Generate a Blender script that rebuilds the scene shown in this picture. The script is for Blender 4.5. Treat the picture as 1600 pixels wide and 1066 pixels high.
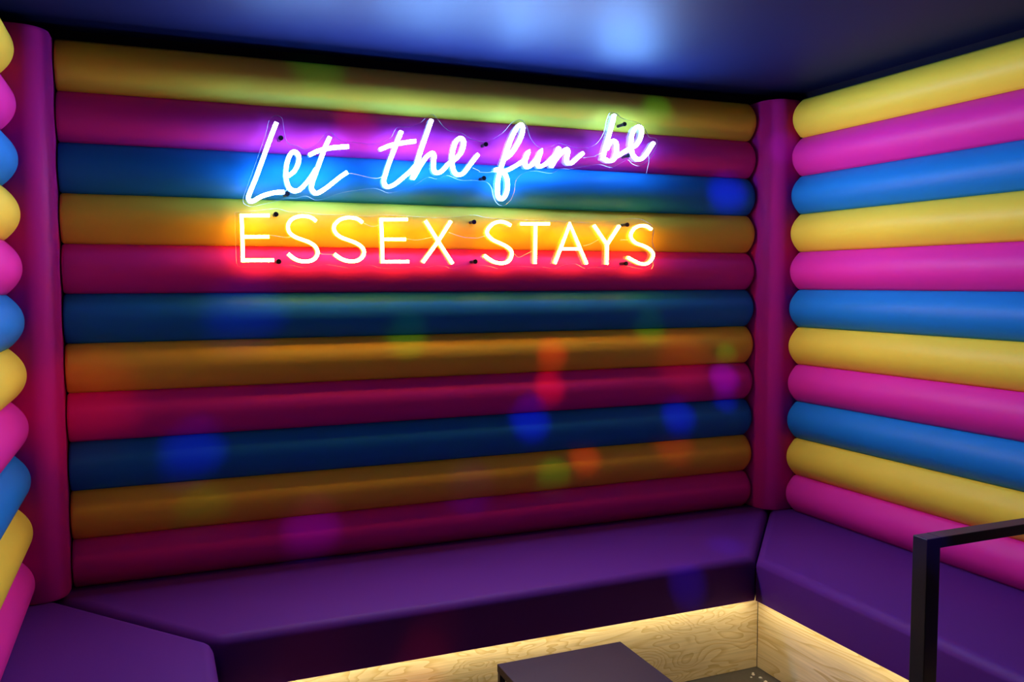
import bpy, bmesh, math, random
from mathutils import Vector, Matrix
from mathutils.geometry import tessellate_polygon

for o in list(bpy.data.objects):
    bpy.data.objects.remove(o)
SC = bpy.context.scene
COL = SC.collection

# ------------------------------------------------------------------ camera
cam_data = bpy.data.cameras.new('camera')
cam_data.sensor_width = 36.0
cam_data.lens = 1355.43 / 1600 * 36.0
cam_data.clip_start = 0.02
cam = bpy.data.objects.new('camera', cam_data)
COL.objects.link(cam)
YAW, PITCH, ROLL = 0.3947, 0.0667, -0.0024
fw = Vector((math.sin(YAW) * math.cos(PITCH), math.cos(YAW) * math.cos(PITCH), -math.sin(PITCH)))
rt = Vector((math.cos(YAW), -math.sin(YAW), 0))
up = rt.cross(fw)
r2 = rt * math.cos(ROLL) + up * math.sin(ROLL)
u2 = up * math.cos(ROLL) - rt * math.sin(ROLL)
cam.matrix_world = Matrix(((r2.x, u2.x, -fw.x, 0.2588), (r2.y, u2.y, -fw.y, -3.1158),
                           (r2.z, u2.z, -fw.z, 1.4313), (0, 0, 0, 1)))
SC.camera = cam

# ------------------------------------------------------------------ world, exposure
world = bpy.data.worlds.new('venue_ambience')
SC.world = world
world.use_nodes = True
bg = world.node_tree.nodes['Background']
bg.inputs['Color'].default_value = (0.9, 0.58, 0.85, 1)
bg.inputs['Strength'].default_value = 0.045
SC.view_settings.view_transform = 'Standard'
SC.view_settings.look = 'None'
SC.view_settings.gamma = 1.0
SC.view_settings.use_curve_mapping = False
SC.view_settings.exposure = 0.0
SC.cycles.use_denoising = True
SC.cycles.max_bounces = 8
SC.cycles.transparent_max_bounces = 16
SC.cycles.sample_clamp_indirect = 4.0
SC.cycles.caustics_reflective = False
SC.cycles.caustics_refractive = False

NEON_WHITE = 350.0      # radiance of the white tubes
NEON_AMBER = 205.0      # radiance of the amber tubes
LED_STRIP = 33.0

# the moving-beam party light on the ceiling behind the photographer's shoulder
BEAM_FROM = Vector((1.25, -2.35, 2.12))
BLUE, VIOLET, RED, GREEN = (0.05, 0.0, 1), (0.25, 0.0, 1), (1, 0.03, 0.01), (0.08, 1, 0.12)
BEAMS = [((0.38, -0.04, 0.87), BLUE, 26, 4.6), ((0.77, -0.04, 0.56), VIOLET, 16, 4.6), ((1.37, -0.04, 0.66), BLUE, 10, 4.4),
         ((1.62, -0.04, 0.90), BLUE, 36, 4.0), ((1.71, -0.04, 1.15), RED, 22, 3.2), ((1.70, -0.04, 1.02), RED, 26, 3.2),
         ((2.30, -0.04, 0.87), BLUE, 40, 3.4), ((2.53, -0.04, 1.02), VIOLET, 50, 3.0), ((2.54, -0.04, 0.93), BLUE, 26, 2.4),
         ((2.53, -0.04, 1.81), BLUE, 60, 4.2), ((2.32, -0.04, 1.10), RED, 9, 5.5), ((2.28, -0.04, 0.76), RED, 10, 4.0),
         ((1.86, -0.04, 0.73), RED, 16, 3.2), ((1.72, -0.04, 0.66), GREEN, 7, 3.4), ((0.56, -0.04, 1.33), BLUE, 14, 6.5),
         ((1.13, -0.04, 1.24), GREEN, 7, 4.0), ((2.16, -0.04, 1.25), GREEN, 8, 3.4), ((2.54, -0.04, 1.12), GREEN, 10, 2.2),
         ((0.03, -0.04, 1.02), RED, 13, 8.0), ((2.18, -0.04, 2.13), GREEN, 10, 3.4), ((0.82, -0.04, 2.17), GREEN, 4, 5.0),
         ((1.33, -0.09, 1.66), VIOLET, 24, 4.4), ((1.96, -0.615, 0.39), BLUE, 30, 3.6), ((2.24, -0.45, 0.44), BLUE, 34, 3.4),
         ((0.66, -0.615, 0.33), RED, 3, 6.0), ((1.04, -0.615, 0.34), RED, 4, 5.0), ((0.99, -0.585, 0.20), RED, 14, 5.0),
         ((2.765, -0.10, 2.0), VIOLET, 16, 3.2), ((0.40, -0.04, 0.66), GREEN, 2.5, 4.0), ((0.95, -0.04, 1.98), RED, 10, 4.5),
         ((1.75, -1.80, 0.89), BLUE, 40, 4.0), ((2.25, -1.80, 0.89), BLUE, 40, 7.0)]
for tgt, c, p, deg in BEAMS:
    l = bpy.data.lights.new('party_light_beam', 'SPOT')
    l.color = c
    l.energy = p * 4.3
    l.spot_size = math.radians(deg * 1.15)
    l.spot_blend = 1.0
    l.shadow_soft_size = 0.004
    lo = bpy.data.objects.new('party_light_beam', l)
    COL.objects.link(lo)
    lo.location = BEAM_FROM
    lo.rotation_euler = (Vector(tgt) - BEAM_FROM).to_track_quat('-Z', 'Y').to_euler()

# ------------------------------------------------------------------ materials
def new_mat(name):
    m = bpy.data.materials.new(name)
    m.use_nodes = True
    nt = m.node_tree
    return m, nt, nt.nodes['Principled BSDF']

def vinyl(name, col, rough=0.48, spec=0.11):
    m, nt, b = new_mat(name)
    tc = nt.nodes.new('ShaderNodeTexCoord')
    big = nt.nodes.new('ShaderNodeTexNoise')
    big.inputs['Scale'].default_value = 3.0
    ramp = nt.nodes.new('ShaderNodeMix')
    ramp.data_type = 'RGBA'
    ramp.inputs['A'].default_value = (*[c * 0.93 for c in col], 1)
    ramp.inputs['B'].default_value = (*col, 1)
    fine = nt.nodes.new('ShaderNodeTexVoronoi')
    fine.inputs['Scale'].default_value = 900.0
    bump = nt.nodes.new('ShaderNodeBump')
    bump.inputs['Strength'].default_value = 0.05
    bump.inputs['Distance'].default_value = 0.0006
    L = nt.links.new
    L(tc.outputs['Object'], big.inputs['Vector'])
    L(tc.outputs['Object'], fine.inputs['Vector'])
    L(big.outputs['Fac'], ramp.inputs['Factor'])
    L(ramp.outputs['Result'], b.inputs['Base Color'])
    L(fine.outputs['Distance'], bump.inputs['Height'])
    L(bump.outputs['Normal'], b.inputs['Normal'])
    b.inputs['Roughness'].default_value = rough
    b.inputs['Specular IOR Level'].default_value = spec
    return m

def plain(name, col, rough=0.5, metal=0.0, noise=0.0, scale=40.0, spec=0.5):
    m, nt, b = new_mat(name)
    b.inputs['Roughness'].default_value = rough
    b.inputs['Metallic'].default_value = metal
    b.inputs['Specular IOR Level'].default_value = spec
    tc = nt.nodes.new('ShaderNodeTexCoord')
    n = nt.nodes.new('ShaderNodeTexNoise')
    n.inputs['Scale'].default_value = scale
    n.inputs['Detail'].default_value = 5.0
    mx = nt.nodes.new('ShaderNodeMix')
    mx.data_type = 'RGBA'
    mx.inputs['A'].default_value = (*[max(0, c * (1 - noise)) for c in col], 1)
    mx.inputs['B'].default_value = (*[min(1, c * (1 + noise)) for c in col], 1)
    nt.links.new(tc.outputs['Object'], n.inputs['Vector'])
    nt.links.new(n.outputs['Fac'], mx.inputs['Factor'])
    nt.links.new(mx.outputs['Result'], b.inputs['Base Color'])
    return m

def glow(name, col, strength):
    m, nt, b = new_mat(name)
    b.inputs['Base Color'].default_value = (0.8, 0.8, 0.8, 1)
    b.inputs['Roughness'].default_value = 0.4
    b.inputs['Emission Color'].default_value = (*col, 1)
    b.inputs['Emission Strength'].default_value = strength
    return m

def plywood(name, along, seed, swirl, stretch=2.2):
    """blond rotary-cut veneer: contour rings of a stretched noise field"""
    m, nt, b = new_mat(name)
    L = nt.links.new
    tc = nt.nodes.new('ShaderNodeTexCoord')
    mp = nt.nodes.new('ShaderNodeMapping')
    sc = [7.0, 7.0, 7.0]
    sc[along] = stretch
    mp.inputs['Scale'].default_value = sc
    mp.inputs['Location'].default_value = (seed, seed * 1.7, seed * 0.3)
    n = nt.nodes.new('ShaderNodeTexNoise')
    n.inputs['Scale'].default_value = swirl
    n.inputs['Detail'].default_value = 2.5
    n.inputs['Distortion'].default_value = 0.6
    mul = nt.nodes.new('ShaderNodeMath'); mul.operation = 'MULTIPLY'; mul.inputs[1].default_value = 22.0
    frac = nt.nodes.new('ShaderNodeMath'); frac.operation = 'FRACT'
    rp = nt.nodes.new('ShaderNodeValToRGB')
    e = rp.color_ramp.elements
    e[0].position = 0.0; e[0].color = (0.80, 0.66, 0.40, 1)
    e[1].position = 1.0; e[1].color = (0.63, 0.46, 0.20, 1)
    x = rp.color_ramp.elements.new(0.6); x.color = (0.77, 0.62, 0.35, 1)
    x = rp.color_ramp.elements.new(0.9); x.color = (0.66, 0.49, 0.22, 1)
    mp2 = nt.nodes.new('ShaderNodeMapping')
    s2 = [160.0, 160.0, 160.0]
    s2[along] = 5.0
    mp2.inputs['Scale'].default_value = s2
    n2 = nt.nodes.new('ShaderNodeTexNoise')
    n2.inputs['Scale'].default_value = 1.0
    n2.inputs['Detail'].default_value = 3.0
    mx = nt.nodes.new('ShaderNodeMix'); mx.data_type = 'RGBA'; mx.blend_type = 'MULTIPLY'
    rr = nt.nodes.new('ShaderNodeMapRange')
    rr.inputs['To Min'].default_value = 0.72; rr.inputs['To Max'].default_value = 1.2
    mx.inputs['Factor'].default_value = 1.0
    L(tc.outputs['Object'], mp.inputs['Vector']); L(mp.outputs['Vector'], n.inputs['Vector'])
    L(n.outputs['Fac'], mul.inputs[0]); L(mul.outputs[0], frac.inputs[0]); L(frac.outputs[0], rp.inputs['Fac'])
    L(tc.outputs['Object'], mp2.inputs['Vector']); L(mp2.outputs['Vector'], n2.inputs['Vector'])
    L(n2.outputs['Fac'], rr.inputs['Value'])
    L(rp.outputs['Color'], mx.inputs['A']); L(rr.outputs['Result'], mx.inputs['B'])
    L(mx.outputs['Result'], b.inputs['Base Color'])
    b.inputs['Roughness'].default_value = 0.5
    b.inputs['Specular IOR Level'].default_value = 0.3
    return m

def clear_sheet(name):
    m = bpy.data.materials.new(name)
    m.use_nodes = True
    nt = m.node_tree
    nt.nodes.clear()
    out = nt.nodes.new('ShaderNodeOutputMaterial')
    mix = nt.nodes.new('ShaderNodeMixShader')
    tr = nt.nodes.new('ShaderNodeBsdfTransparent'); tr.inputs['Color'].default_value = (0.97, 0.98, 0.98, 1)
    gl = nt.nodes.new('ShaderNodeBsdfGlossy'); gl.inputs['Roughness'].default_value = 0.03
    mix.inputs['Fac'].default_value = 0.035
    nt.links.new(tr.outputs[0], mix.inputs[1])
    nt.links.new(gl.outputs[0], mix.inputs[2])
    nt.links.new(mix.outputs[0], out.inputs['Surface'])
    return m

def clear_edge(name):
    m = bpy.data.materials.new(name)
    m.use_nodes = True
    nt = m.node_tree
    nt.nodes.clear()
    out = nt.nodes.new('ShaderNodeOutputMaterial')
    mix = nt.nodes.new('ShaderNodeMixShader'); mix.inputs['Fac'].default_value = 0.72
    tr = nt.nodes.new('ShaderNodeBsdfTransparent')
    df = nt.nodes.new('ShaderNodeBsdfTranslucent'); df.inputs['Color'].default_value = (0.9, 0.9, 0.92, 1)
    nt.links.new(tr.outputs[0], mix.inputs[1])
    nt.links.new(df.outputs[0], mix.inputs[2])
    nt.links.new(mix.outputs[0], out.inputs['Surface'])
    return m

YEL, PNK, BLU = (0.85, 0.66, 0.05), (0.72, 0.026, 0.30), (0.010, 0.20, 0.50)
M = {
    'yellow': vinyl('yellow_vinyl', YEL), 'pink': vinyl('magenta_vinyl', PNK), 'blue': vinyl('blue_vinyl', BLU),
    'post': vinyl('magenta_post_vinyl', (0.70, 0.026, 0.36)),
    'purple': vinyl('purple_vinyl', (0.10, 0.018, 0.19), 0.56),
    'ceiling': plain('dark_satin_ceiling_paint', (0.005, 0.010, 0.050), 0.55, noise=0.06, scale=2.0, spec=0.085),
    'wall': plain('dark_backing_board', (0.006, 0.006, 0.012), 0.9, noise=0.2, spec=0.1),
    'floor': plain('dark_grey_vinyl_floor', (0.055, 0.055, 0.06), 0.3, noise=0.35, scale=60.0),
    'ply_back': plywood('plywood_swirl', 0, 3.1, 1.1), 'ply_side': plywood('plywood_straight', 1, 8.4, 0.9, 0.7),
    'black': plain('black_powder_coat', (0.012, 0.012, 0.014), 0.38, noise=0.1, scale=90.0),
    'table': plain('dark_brown_table_laminate', (0.027, 0.016, 0.022), 0.5, noise=0.15, scale=8.0, spec=0.2),
    'white_core': glow('white_neon_face', (0.17, 0.43, 1.0), NEON_WHITE),
    'white_side': glow('white_neon_side', (0.15, 0.40, 1.0), NEON_WHITE * 0.085),
    'white_back': glow('white_neon_base', (0.15, 0.40, 1.0), NEON_WHITE * 0.03),
    'amber_core': glow('amber_neon_face', (1.0, 0.42, 0.055), NEON_AMBER),
    'amber_side': glow('amber_neon_side', (1.0, 0.36, 0.015), NEON_AMBER * 0.085),
    'amber_back': glow('amber_neon_base', (1.0, 0.38, 0.02), NEON_AMBER * 0.03),
    'led': glow('warm_led_strip', (1.0, 0.84, 0.50), LED_STRIP),
    'acrylic': clear_sheet('clear_acrylic'),
    'edge': clear_edge('polished_acrylic_edge'),
    'cap': plain('black_bolt_cap', (0.008, 0.008, 0.012), 0.3),
    'wire': plain('clear_wire', (0.85, 0.85, 0.85), 0.25),
    'fleck': plain('white_fleck', (0.75, 0.72, 0.66), 0.7),
}

# ------------------------------------------------------------------ helpers
def link(name, bm, mats, parent=None, smooth=False, angle=None):
    me = bpy.data.meshes.new(name)
    bmesh.ops.recalc_face_normals(bm, faces=bm.faces)
    if smooth:
        for f in bm.faces:
            f.smooth = True
        if angle is not None:
            for e in bm.edges:
                if len(e.link_faces) == 2 and e.calc_face_angle(0) > angle:
                    e.smooth = False
    bm.to_mesh(me)
    bm.free()
    for m in (mats if isinstance(mats, (list, tuple)) else [mats]):
        me.materials.append(m)
    o = bpy.data.objects.new(name, me)
    COL.objects.link(o)
    if parent is not None:
        o.parent = parent
    return o

def tag(o, label, cat, group=None):
    o['label'] = label
    o['category'] = cat
    if group:
        o['group'] = group
    return o

def thing(name, loc, label, cat, group=None):
    o = bpy.data.objects.new(name, None)
    o.empty_display_size = 0.05
    o.location = loc
    COL.objects.link(o)
    return tag(o, label, cat, group)

def shift(bm, v):
    bmesh.ops.translate(bm, verts=bm.verts, vec=Vector(v))
    return bm

def box(x0, x1, y0, y1, z0, z1, bev=0.0, seg=2, bm=None):
    bm = bm or bmesh.new()
    t = bmesh.new()
    bmesh.ops.create_cube(t, size=1.0)
    for v in t.verts:
        v.co = Vector((x0 + (v.co.x + .5) * (x1 - x0), y0 + (v.co.y + .5) * (y1 - y0), z0 + (v.co.z + .5) * (z1 - z0)))
    if bev:
        bmesh.ops.bevel(t, geom=list(t.edges), offset=bev, segments=seg, profile=0.5, affect='EDGES')
    me = bpy.data.meshes.new('tmp')
    t.to_mesh(me); t.free()
    bm.from_mesh(me)
    bpy.data.meshes.remove(me)
    return bm

def structure(name, bm, mat):
    o = link(name, bm, mat)
    o['kind'] = 'structure'
    return o

def smooth_path(pts, n=6):
    """Catmull-Rom through the points"""
    P = [Vector(p) for p in pts]
    P = [P[0] * 2 - P[1]] + P + [P[-1] * 2 - P[-2]]
    out = []
    for i in range(1, len(P) - 2):
        a, b, c, d = P[i - 1], P[i], P[i + 1], P[i + 2]
        for k in range(n):
            t = k / n
            out.append(0.5 * ((2 * b) + (c - a) * t + (2 * a - 5 * b + 4 * c - d) * t * t + (3 * b - a - 3 * c + d) * t ** 3))
    out.append(P[-2])
    return out

def tube(bm, pts, r, seg=8):
    pts = [Vector(p) for p in pts]
    rings = []
    for i, p in enumerate(pts):
        t = (pts[min(i + 1, len(pts) - 1)] - pts[max(i - 1, 0)]).normalized()
        a = Vector((0, 1, 0))
        if abs(t.dot(a)) > 0.95:
            a = Vector((1, 0, 0))
        u = t.cross(a).normalized()
        w = t.cross(u).normalized()
        rings.append([bm.verts.new(p + u * r * math.cos(2 * math.pi * k / seg) + w * r * math.sin(2 * math.pi * k / seg)) for k in range(seg)])
    for a, b in zip(rings, rings[1:]):
        for k in range(seg):
            bm.faces.new((a[k], a[(k + 1) % seg], b[(k + 1) % seg], b[k]))
    bm.faces.new(rings[0]); bm.faces.new(rings[-1])
    return bm

# ------------------------------------------------------------------ the room shell
FLOOR, SEAT, ROLL_TOP, CEIL = 0.0, 0.440, 2.200, 2.240
PITCH_Z = 0.16
X0, X1 = 0.003, 2.688                      # ends of the rolls on the back wall
structure('floor', box(-1.2, 4.2, -4.4, 0.15, -0.08, 0.0), M['floor'])
structure('ceiling', box(-1.2, 4.2, -4.4, 0.15, CEIL, CEIL + 0.08), M['ceiling'])
structure('wall_back', box(-0.28, 2.97, 0.045, 0.15, 0.0, CEIL), M['wall'])
structure('wall_left', box(-0.28, -0.179, -2.05, 0.045, 0.0, CEIL), M['wall'])
structure('wall_right', box(2.868, 2.97, -2.45, 0.045, 0.0, CEIL), M['wall'])

# ------------------------------------------------------------------ padded rolls
def roll_mesh(length, half=0.0797, sag=0.045, back=0.040, er=0.034, er0=None):
    """upholstered D-section roll lying along +X from the origin; bulge to -Y, round ends"""
    bm = bmesh.new()
    ns = 7
    def end(r):
        return [(r * (1 - math.cos(math.pi / 2 * k / ns)), r * (1 - math.sin(math.pi / 2 * k / ns))) for k in range(ns + 1)]
    e0 = er if er0 is None else er0
    full = end(e0) + [(e0 + (length - e0 - er) * k / 6.0, 0.0) for k in range(1, 6)] + [(length - q, i) for q, i in reversed(end(er))]
    na = 18
    rings = []
    for s, ins in full:
        h = half - ins * 1.05
        sg = sag - ins * 0.75
        ring = [bm.verts.new((s, back, -h)), bm.verts.new((s, back, h))]
        for j in range(na + 1):
            u = 1 - 2 * j / na
            # slightly squashed circular bulge with soft shoulders
            y = -sg * (1 - abs(u) ** 2.1)
            ring.append(bm.verts.new((s, y, h * u)))
        rings.append(ring)
    n = len(rings[0])
    for a, b in zip(rings, rings[1:]):
        for k in range(n):
            bm.faces.new((a[k], a[(k + 1) % n], b[(k + 1) % n], b[k]))
    bm.faces.new(rings[0]); bm.faces.new(rings[-1])
    return bm

COLS = ['yellow', 'pink', 'blue']
WORD = {'yellow': 'yellow', 'pink': 'magenta pink', 'blue': 'blue'}
ORD = ['topmost', 'second from the ceiling', 'third from the ceiling', 'fourth from the ceiling', 'fifth from the ceiling',
       'sixth from the ceiling', 'seventh from the ceiling', 'eighth from the ceiling', 'ninth from the ceiling',
       'second above the bench', 'lowest, resting on the bench']
protos = {}
def roll_copy(wall, length, c, loc, rz, label, group):
    key = (wall, c)
    if key not in protos:
        protos[key] = link('padded_wall_roll', roll_mesh(length, er0=0.010 if wall == 'back' else None), M[c], smooth=True, angle=math.radians(50))
        o = protos[key]
    else:
        o = protos[key].copy()
        COL.objects.link(o)
    o.location = loc
    o.rotation_euler = (0, 0, rz)
    tag(o, label, 'wall cushion', group)

for k in range(11):
    z = ROLL_TOP - (k + 0.5) * PITCH_Z
    c = COLS[k % 3]
    roll_copy('back', X1 - X0, c, (X0, 0, z), 0,
              f'{WORD[c]} padded roll on the neon sign wall, {ORD[k]}', 'padded rolls on the wall with the neon signs')
    roll_copy('right', 2.25, c, (2.82, -0.134, z), -math.pi / 2,
              f'{WORD[c]} padded roll on the right-hand wall, {ORD[k]}', 'padded rolls on the right-hand wall')
    roll_copy('left', 1.85, c, (-0.134, -1.984, z), math.pi / 2,
              f'{WORD[c]} padded roll on the left-hand wall, {ORD[k]}', 'padded rolls on the left-hand wall')

def post_mesh(r, h, side, depth=0.088):
    # round face towards the room, squarer quarter tucked behind the side wall's rolls
    bm = bmesh.new()
    n = 30
    base = []
    for k in range(n + 1):
        c, q = math.cos(math.pi + math.pi * k / n), math.sin(math.pi + math.pi * k / n)
        m = 1.0 if c * side <= 0 else 1.0 / (abs(c) ** 5 + abs(q) ** 5) ** 0.2
        base.append((r * c * m, r * q * m))
    base += [(r, depth * 0.5), (r, depth), (0, depth), (-r, depth), (-r, depth * 0.5)]
    rings = [[bm.verts.new((x * q, y * q, z)) for x, y in base]
             for q, z in [(0.93, 0.0), (1, 0.012), (1, h * .25), (1, h * .5), (1, h * .75), (1, h - 0.012), (0.93, h)]]
    n = len(base)
    for a, b in zip(rings, rings[1:]):
        for k in range(n):
            bm.faces.new((a[k], a[(k + 1) % n], b[(k + 1) % n], b[k]))
    bm.faces.new(rings[0]); bm.faces.new(rings[-1])
    return bm

PH = ROLL_TOP - SEAT + 0.004
p = link('padded_corner_post', post_mesh(0.085, PH, -1), M['post'], smooth=True, angle=math.radians(50))
p.location = (-0.086, -0.045, SEAT + 0.001)
tag(p, 'magenta padded corner post between the left wall and the neon sign wall', 'corner post', 'padded corner posts')
p2 = link('padded_corner_post', post_mesh(0.085, PH, 1), M['post'], smooth=True, angle=math.radians(50))
p2.location = (2.776, -0.045, SEAT + 0.001)
tag(p2, 'magenta padded corner post between the neon sign wall and the right wall', 'corner post', 'padded corner posts')

# ------------------------------------------------------------------ the wrap-around bench
def prism(poly, z0, z1):
    bm = bmesh.new()
    lo = [bm.verts.new((x, y, z0)) for x, y in poly]
    hi = [bm.verts.new((x, y, z1)) for x, y in poly]
    n = len(poly)
    bm.faces.new(lo); bm.faces.new(hi)
    for k in range(n):
        bm.faces.new((lo[k], lo[(k + 1) % n], hi[(k + 1) % n], hi[k]))
    bmesh.ops.recalc_face_normals(bm, faces=bm.faces)
    return bm

def inset(poly, d):
    n = len(poly)
    area = sum(poly[i][0] * poly[(i + 1) % n][1] - poly[(i + 1) % n][0] * poly[i][1] for i in range(n))
    s = 1 if area > 0 else -1
    lines = []
    for i in range(n):
        a, b = Vector(poly[i]), Vector(poly[(i + 1) % n])
        t = (b - a).normalized()
        nn = Vector((-t.y, t.x)) * s
        lines.append((a + nn * d, t))
    out = []
    for i in range(n):
        (p, t), (q, u) = lines[i - 1], lines[i]
        den = t.x * u.y - t.y * u.x
        k = ((q.x - p.x) * u.y - (q.y - p.y) * u.x) / den
        out.append(tuple(p + t * k))
    return out

BOT = 0.282
def bench(name, poly, label, led, panel, ply):
    cx = sum(p[0] for p in poly) / len(poly); cy = sum(p[1] for p in poly) / len(poly)
    t = thing(name, (cx, cy, 0), label, 'bench', 'sections of the purple wrap-around bench')
    bm = prism(inset(poly, 0.002), BOT, SEAT)
    top = [e for e in bm.edges if all(v.co.z > SEAT - 1e-5 for v in e.verts)]
    vert = [e for e in bm.edges if abs(e.verts[0].co.z - e.verts[1].co.z) > 0.05
            and (e.verts[0].co.xy - Vector(C_)).length > 0.05]
    bmesh.ops.bevel(bm, geom=top + vert, offset=0.034, segments=6, profile=0.5, affect='EDGES')
    shift(bm, (-cx, -cy, 0))
    link('seat_cushion', bm, M['purple'], t, smooth=True, angle=math.radians(40))
    pm = box(*panel, 0.001, BOT - 0.001, 0.0008, 1)
    shift(pm, (-cx, -cy, 0))
    link('plywood_plinth', pm, M[ply], t)
    lm = box(*led, BOT - 0.0022, BOT - 0.0004)
    shift(lm, (-cx, -cy, 0))
    o = link('led_strip', lm, M['led'], t)
    o['label'] = 'warm white light strip under the seat edge'
    return t

A, B, C_, D = (-0.145, 0.040), (2.858, 0.040), (2.250, -0.618), (0.396, -0.618)
bench('padded_bench', [D, C_, B, A],
      'purple padded bench section running below the neon signs', (0.43, 2.252, -0.606, -0.598), (0.34, 2.309, -0.560, -0.542), 'ply_back')
bench('padded_bench', [C_, (2.250, -2.40), (2.858, -2.40), B],
      'purple padded bench section along the right wall behind the black handrail', (2.262, 2.270, -2.39, -0.608), (2.310, 2.328, -2.395, -0.561), 'ply_side')
bench('padded_bench', [A, (-0.145, -2.0), (0.396, -2.0), D],
      'purple padded bench section along the left wall', (0.368, 0.376, -1.99, -0.62), (0.320, 0.338, -1.995, -0.562), 'ply_side')

# ------------------------------------------------------------------ low table
tx0, tx1, ty0, ty1, tz = 1.100, 1.482, -1.385, -0.986, 0.400
t = thing('low_table', ((tx0 + tx1) / 2, (ty0 + ty1) / 2, 0), 'small dark brown low table in front of the plywood plinth', 'table')
cx, cy = (tx0 + tx1) / 2, (ty0 + ty1) / 2
link('tabletop', shift(box(tx0, tx1, ty0, ty1, tz - 0.022, tz, 0.0015, 2), (-cx, -cy, 0)), M['table'], t)
LW = 0.016
for lx in (tx0 + 0.001, tx1 - LW - 0.001):
    for ly in (ty0 + 0.001, ty1 - LW - 0.001):
        link('leg', shift(box(lx, lx + LW, ly, ly + LW, 0.0, tz - 0.0225, 0.001, 1), (-cx, -cy, 0)), M['black'], t)
    link('foot_rail', shift(box(lx, lx + LW, ty0 + LW + 0.002, ty1 - LW - 0.002, 0.0, LW, 0.001, 1), (-cx, -cy, 0)), M['black'], t)

# ------------------------------------------------------------------ handrail
t = thing('handrail', (1.748, -1.80, 0), 'black square-section metal handrail in front of the right bench', 'handrail')
S = 0.019
link('post', box(-S, S, -S, S, 0.006, 0.900, 0.002, 2), M['black'], t)
link('top_rail', box(S - 0.001, 1.05, -S, S, 0.877, 0.9002, 0.002, 2), M['black'], t)
link('base_plate', box(-0.05, 0.05, -0.05, 0.05, 0.0, 0.006, 0.001, 1), M['black'], t)
link('post', box(1.05 - 2 * S, 1.05, -S, S, 0.4405, 0.8765, 0.002, 2), M['black'], t)

# ------------------------------------------------------------------ neon signs
SCRIPT = [[(1,[(666,1970),(644,1914),(621,1852),(595,1782),(575,1734),(570,1717),(575,1707),(586,1707),(611,1722),(640,1733),(661,1738),(687,1740)])], [(1,[(701,1794),(722,1812),(735,1838),(738,1862),(726,1876),(711,1869),(699,1841),(694,1808),(695,1781),(704,1755),(721,1745),(739,1751),(760,1772),(780,1798),(795,1823)])], [(1,[(844,1933),(829,1901),(813,1860),(796,1815),(782,1777),(779,1757),(787,1743),(799,1741),(821,1754),(852,1778),(877,1799),(902,1816)]),(1,[(773,1868),(799,1882),(823,1891),(854,1898),(882,1902),(908,1905)])], [(1,[(1097,1969),(1084,1938),(1070,1902),(1052,1857),(1037,1813),(1032,1792),(1037,1776),(1051,1773),(1072,1783),(1105,1810),(1129,1831),(1145,1849)]),(1,[(1020,1901),(1048,1914),(1077,1923),(1117,1932),(1149,1938)])], [(1,[(1209,2017),(1197,1984),(1176,1927),(1156,1869),(1136,1803)]),(1,[(1140,1808),(1159,1840),(1179,1871),(1196,1891),(1211,1899),(1218,1890),(1216,1867),(1215,1846),(1221,1832),(1235,1830),(1252,1842),(1271,1864)])], [(1,[(1271,1864),(1284,1871),(1305,1888),(1323,1911),(1332,1940),(1327,1955),(1314,1958),(1300,1943),(1290,1913),(1286,1884),(1288,1855),(1295,1835),(1310,1826),(1329,1833),(1350,1858),(1368,1881),(1387,1904)])], [(1,[(1494,1893),(1517,1912),(1543,1947),(1561,1983),(1567,2010),(1560,2023),(1547,2017),(1529,1989),(1510,1948),(1492,1898),(1477,1857),(1466,1814),(1463,1777),(1466,1754),(1479,1744),(1493,1755),(1503,1782),(1503,1815),(1492,1840),(1476,1853),(1453,1851)]),(1,[(1453,1851),(1494,1850),(1532,1867),(1576,1895)])], [(1,[(1576,1895),(1583,1911),(1589,1924),(1580,1902),(1575,1882),(1580,1869),(1593,1870),(1613,1887),(1632,1912),(1641,1930),(1632,1905),(1627,1885),(1632,1873),(1647,1875),(1673,1892),(1701,1919)])], [(1,[(1717,1948),(1703,1916),(1684,1872)]),(1,[(1689,1879),(1703,1902),(1730,1931),(1747,1943),(1755,1935),(1751,1915),(1750,1898),(1758,1890),(1772,1893),(1792,1910),(1820,1933)])], [(1,[(1956,2088),(1947,2051),(1931,2000),(1916,1952),(1906,1911)]),(1,[(1924,1952),(1938,1979),(1952,1987),(1965,1980),(1969,1958),(1965,1932),(1951,1912),(1933,1908),(1917,1914)]),(1,[(1959,1923),(1982,1934),(2007,1950),(2029,1963)])], [(1,[(2029,1963),(2053,1974),(2073,2000),(2081,2029),(2077,2045),(2062,2049),(2048,2038),(2036,2012),(2033,1984),(2035,1958),(2044,1934),(2063,1921),(2083,1925),(2106,1948),(2123,1972),(2136,1991)])]]
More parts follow.
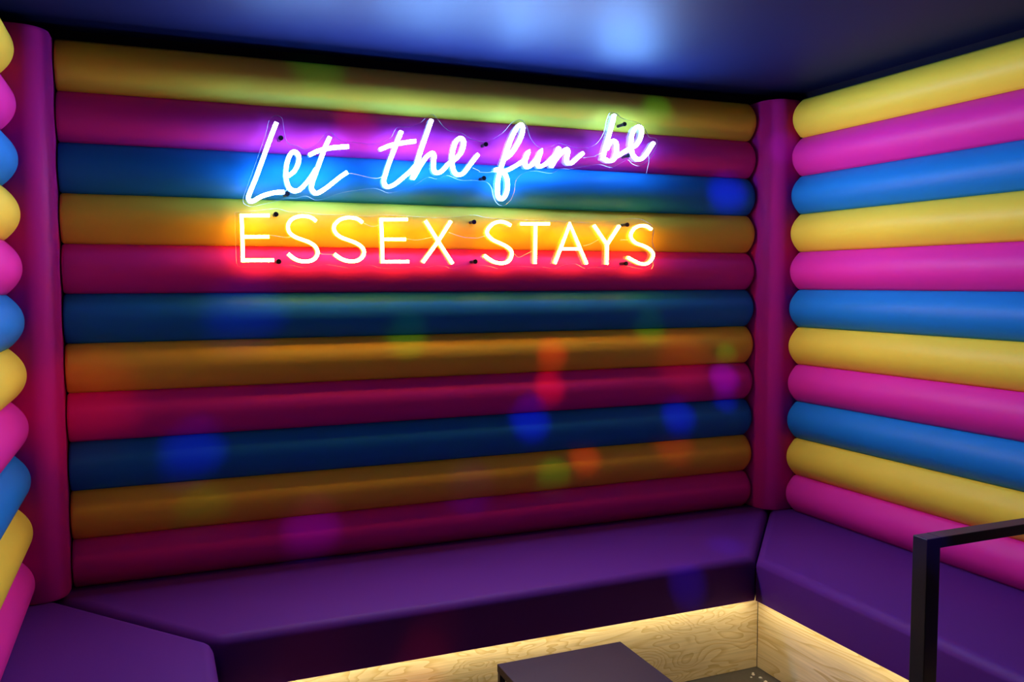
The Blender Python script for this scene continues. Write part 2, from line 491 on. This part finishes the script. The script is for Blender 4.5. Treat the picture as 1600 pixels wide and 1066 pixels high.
BLOCK = [[(0,[(637,1660),(547,1657),(548,1583),(548,1509),(648,1510)]),(0,[(548,1587),(634,1589)])], [(1,[(792,1645),(775,1657),(753,1661),(732,1659),(713,1651),(700,1636),(697,1619),(703,1603),(720,1590),(744,1581),(768,1572),(787,1559),(795,1542),(792,1526),(778,1512),(759,1507),(737,1508),(716,1516),(696,1532)])], [(1,[(953,1644),(935,1656),(913,1660),(890,1658),(871,1650),(856,1635),(853,1619),(860,1604),(878,1591),(903,1582),(928,1573),(948,1560),(957,1544),(953,1528),(939,1514),(919,1509),(896,1510),(874,1518),(853,1533)])], [(0,[(1115,1659),(1020,1656),(1022,1585),(1023,1508),(1119,1509)]),(0,[(1022,1587),(1108,1588)])], [(0,[(1182,1656),(1231,1582),(1284,1503)]),(0,[(1279,1657),(1229,1582),(1171,1507)])], [(1,[(1515,1647),(1494,1657),(1472,1660),(1448,1654),(1429,1638),(1420,1621),(1426,1606),(1445,1591),(1472,1580),(1497,1569),(1515,1555),(1519,1539),(1510,1518),(1491,1507),(1466,1506),(1439,1514),(1408,1534)])], [(0,[(1556,1654),(1675,1657)]),(0,[(1617,1654),(1615,1505)])], [(0,[(1698,1506),(1763,1657),(1836,1505)]),(0,[(1723,1562),(1804,1563)])], [(0,[(1867,1656),(1926,1581),(1981,1657)]),(0,[(1926,1581),(1925,1504)])], [(1,[(2128,1645),(2106,1657),(2076,1659),(2050,1648),(2034,1624),(2038,1605),(2058,1589),(2092,1579),(2122,1565),(2137,1546),(2129,1523),(2107,1508),(2077,1508),(2048,1519),(2018,1533)])]]
OUT1 = [(564,1744),(601,1844),(632,1932),(644,1978),(665,1996),(686,1989),(691,1960),(702,1909),(735,1899),(762,1889),(796,1906),(818,1931),(843,1955),(867,1938),(886,1925),(917,1924),(990,1920),(1039,1934),(1065,1950),(1085,1984),(1132,1989),(1172,2007),(1192,2026),(1213,2038),(1229,2031),(1256,2000),(1284,1983),(1325,1981),(1360,1962),(1398,1954),(1434,1958),(1488,1989),(1524,2028),(1557,2044),(1583,2029),(1602,1980),(1632,1949),(1673,1945),(1719,1966),(1753,1960),(1788,1953),(1839,1955),(1850,1956),(1888,1977),(1916,2018),(1929,2069),(1944,2097),(1970,2097),(1993,2082),(2029,2073),(2075,2066),(2105,2041),(2122,2014),(2152,2010),(2159,1993),(2151,1967),(2126,1929),(2093,1903),(2070,1897),(2043,1905),(2024,1919),(1988,1902),(1955,1886),(1930,1888),(1898,1894),(1850,1887),(1808,1879),(1765,1870),(1730,1870),(1692,1851),(1654,1853),(1616,1856),(1568,1843),(1542,1815),(1537,1782),(1522,1744),(1493,1722),(1469,1726),(1451,1752),(1444,1785),(1426,1805),(1398,1809),(1370,1810),(1331,1808),(1303,1813),(1269,1824),(1231,1809),(1200,1814),(1173,1800),(1146,1783),(1096,1763),(1050,1752),(1021,1762),(988,1765),(886,1747),(823,1723),(792,1718),(762,1731),(726,1722),(696,1722),(657,1708),(618,1698),(580,1689),(557,1699),(555,1717)]
OUT2 = [(527,1668),(595,1676),(662,1685),(704,1675),(754,1675),(808,1670),(896,1670),(987,1668),(1033,1674),(1127,1672),(1247,1670),(1322,1677),(1374,1683),(1422,1675),(1499,1672),(1605,1670),(1740,1669),(1879,1667),(1950,1676),(2023,1688),(2082,1687),(2123,1671),(2146,1646),(2141,1594),(2156,1556),(2147,1514),(2117,1491),(2084,1488),(2024,1498),(1973,1497),(1926,1490),(1873,1493),(1834,1488),(1795,1505),(1743,1501),(1702,1487),(1658,1492),(1650,1493),(1621,1491),(1579,1494),(1536,1495),(1500,1490),(1467,1486),(1440,1493),(1399,1499),(1345,1498),(1323,1496),(1283,1485),(1261,1493),(1215,1494),(1179,1486),(1146,1492),(1095,1485),(1019,1486),(988,1495),(950,1495),(911,1485),(882,1489),(827,1497),(786,1490),(745,1486),(704,1495),(659,1491),(625,1487),(542,1487),(531,1500),(528,1513)]
BOLT1 = [(680,1921),(697,1735),(1419,1943),(1411,1819),(2005,2056),(2022,1934)]
BOLT2 = [(659,1665),(665,1506),(1371,1657),(1375,1511),(2020,1662),(2016,1508)]
WIRE1 = [[(689,1741),(695,1747),(698,1755)], [(906,1813),(927,1813),(987,1802),(1013,1802),(1033,1810)], [(1368,1855),(1393,1845),(1395,1841),(1431,1841),(1454,1849)], [(1824,1915),(1875,1924),(1878,1927),(1900,1937)], [(2114,1950),(2119,1922),(2113,1893),(2107,1868)]]
WIRE2 = [[(637,1595),(666,1591),(692,1588),(708,1591)], [(803,1539),(813,1533),(851,1532)], [(955,1645),(988,1632),(1017,1638)], [(1113,1591),(1154,1587),(1208,1598)], [(1273,1617),(1307,1606),(1338,1599),(1344,1599),(1384,1598),(1416,1607)], [(1531,1543),(1551,1529),(1579,1540),(1604,1552)], [(1824,1575),(1855,1583),(1890,1600)], [(1991,1601),(2027,1602)], [(2136,1520),(2143,1504),(2134,1486)]]
PLATE_BACK, PLATE_FRONT = -0.074, -0.079

def neon_letter(strokes, width, cores, parent, label):
    """silicone LED-neon strip: bright domed face, dimmer flanks, glued on the acrylic"""
    bm = bmesh.new()
    w = width / 2
    d = 0.0155
    prof = [(-w, 0.0), (-w, d * 0.86), (-w * 0.6, d * 0.97), (0, d), (w * 0.6, d * 0.97), (w, d * 0.86), (w, 0.0)]
    for curved, pts in strokes:
        P = [Vector((x / 1000.0, z / 1000.0)) for x, z in pts]
        if curved:
            P = smooth_path(P, 5)
        else:
            Q = []
            for a, b in zip(P, P[1:]):
                Q += [a, a.lerp(b, 0.5)]
            P = Q + [P[-1]]
        rings = []
        for i, p in enumerate(P):
            t0 = (P[i] - P[i - 1]).normalized() if i else (P[1] - P[0]).normalized()
            t1 = (P[i + 1] - P[i]).normalized() if i < len(P) - 1 else t0
            tt = (t0 + t1)
            tt = tt.normalized() if tt.length > 0.2 else t1
            nn = Vector((-tt.y, tt.x))
            k = 1.0 / max(0.6, nn.dot(Vector((-t0.y, t0.x))))
            rings.append([bm.verts.new((p.x + nn.x * u * k, PLATE_FRONT - 0.0003 - v, p.y + nn.y * u * k)) for u, v in prof])
        n = len(prof)
        for a, b in zip(rings, rings[1:]):
            for j in range(n):
                f = bm.faces.new((a[j], a[(j + 1) % n], b[(j + 1) % n], b[j]))
                f.material_index = 0 if 1 <= j <= 4 else (2 if j == 6 else 1)
        for r in (rings[0], rings[-1]):
            bm.faces.new(r).material_index = 1
    o = link('neon_letter', bm, cores, parent)
    o['label'] = label
    return o

def acrylic_plate(outline, parent):
    pts = [Vector((x / 1000.0, z / 1000.0)) for x, z in outline]
    P = smooth_path(pts + [pts[0]], 3)[:-1]
    bm = bmesh.new()
    fr = [bm.verts.new((p.x, PLATE_FRONT, p.y)) for p in P]
    bk = [bm.verts.new((p.x, PLATE_BACK, p.y)) for p in P]
    n = len(P)
    tri = tessellate_polygon([[Vector((p.x, p.y, 0)) for p in P]])
    for a, b, c in tri:
        bm.faces.new((fr[a], fr[b], fr[c]))
        bm.faces.new((bk[a], bk[b], bk[c]))
    for k in range(n):
        bm.faces.new((fr[k], fr[(k + 1) % n], bk[(k + 1) % n], bk[k])).material_index = 1
    o = link('acrylic_backing', bm, [M['acrylic'], M['edge']], parent)
    o['label'] = 'clear acrylic backing cut around the words'
    return o

def bolts(spots, parent):
    for x, z in spots:
        bm = bmesh.new()
        tube(bm, [(x / 1000, PLATE_FRONT - 0.0005, z / 1000), (x / 1000, PLATE_FRONT - 0.007, z / 1000)], 0.0085, 16)
        tube(bm, [(x / 1000, -0.030, z / 1000), (x / 1000, PLATE_BACK - 0.0002, z / 1000)], 0.0062, 12)
        link('standoff_bolt', bm, M['cap'], parent, smooth=True, angle=math.radians(40))

def wires(paths, parent):
    for pts in paths:
        P = smooth_path([Vector((x / 1000, z / 1000)) for x, z in pts], 5)
        bm = bmesh.new()
        tube(bm, [(p.x, PLATE_FRONT - 0.003, p.y) for p in P], 0.0009, 6)
        link('wire', bm, M['wire'], parent, smooth=True)

s1 = thing('neon_sign', (0, 0, 0), 'white glowing handwritten neon sign reading Let the fun be', 'neon sign', 'neon signs on the padded wall')
acrylic_plate(OUT1, s1)
for st, ch in zip(SCRIPT, ['capital L', 'e of Let', 't of Let', 't of the', 'h of the', 'e of the', 'f of fun', 'u of fun', 'n of fun', 'b of be', 'e of be']):
    neon_letter(st, 0.0128, [M['white_core'], M['white_side'], M['white_back']], s1, 'white glowing neon letter, ' + ch)
bolts(BOLT1, s1)
wires(WIRE1, s1)
s2 = thing('neon_sign', (0, 0, 0), 'amber glowing neon sign in capitals reading ESSEX STAYS', 'neon sign', 'neon signs on the padded wall')
acrylic_plate(OUT2, s2)
for st, ch in zip(BLOCK, ['first E of ESSEX', 'first S of ESSEX', 'second S of ESSEX', 'second E of ESSEX', 'X of ESSEX',
                          'first S of STAYS', 'T of STAYS', 'A of STAYS', 'Y of STAYS', 'last S of STAYS']):
    neon_letter(st, 0.0108, [M['amber_core'], M['amber_side'], M['amber_back']], s2, 'amber glowing neon letter, ' + ch)
bolts(BOLT2, s2)
wires(WIRE2, s2)

for sign, base in ((s1, Vector((1.35, PLATE_BACK, 1.69))), (s2, Vector((1.35, PLATE_BACK, 1.52)))):
    sign.location = base
    for ch in sign.children:
        ch.location = -base

# ------------------------------------------------------------------ flecks of debris in the floor corner
random.seed(4)
bm = bmesh.new()
for (x, y, s) in [(2.255, -0.612, .006), (2.235, -0.625, .004), (2.262, -0.645, .007), (2.258, -0.675, .006), (2.19, -0.66, .004),
                  (2.12, -0.63, .003), (2.25, -0.72, .004), (2.21, -0.74, .003), (2.15, -0.70, .003), (2.262, -0.60, .004)]:
    box(x - s, x + s * random.uniform(.4, 1), y - s * random.uniform(.4, 1), y + s, 0.0002, s * 0.7 + 0.0002, s * 0.2, 1, bm)
o = link('debris_flecks', bm, M['fleck'])
o['kind'] = 'stuff'
tag(o, 'white flecks of debris on the dark floor in the plinth corner', 'debris')
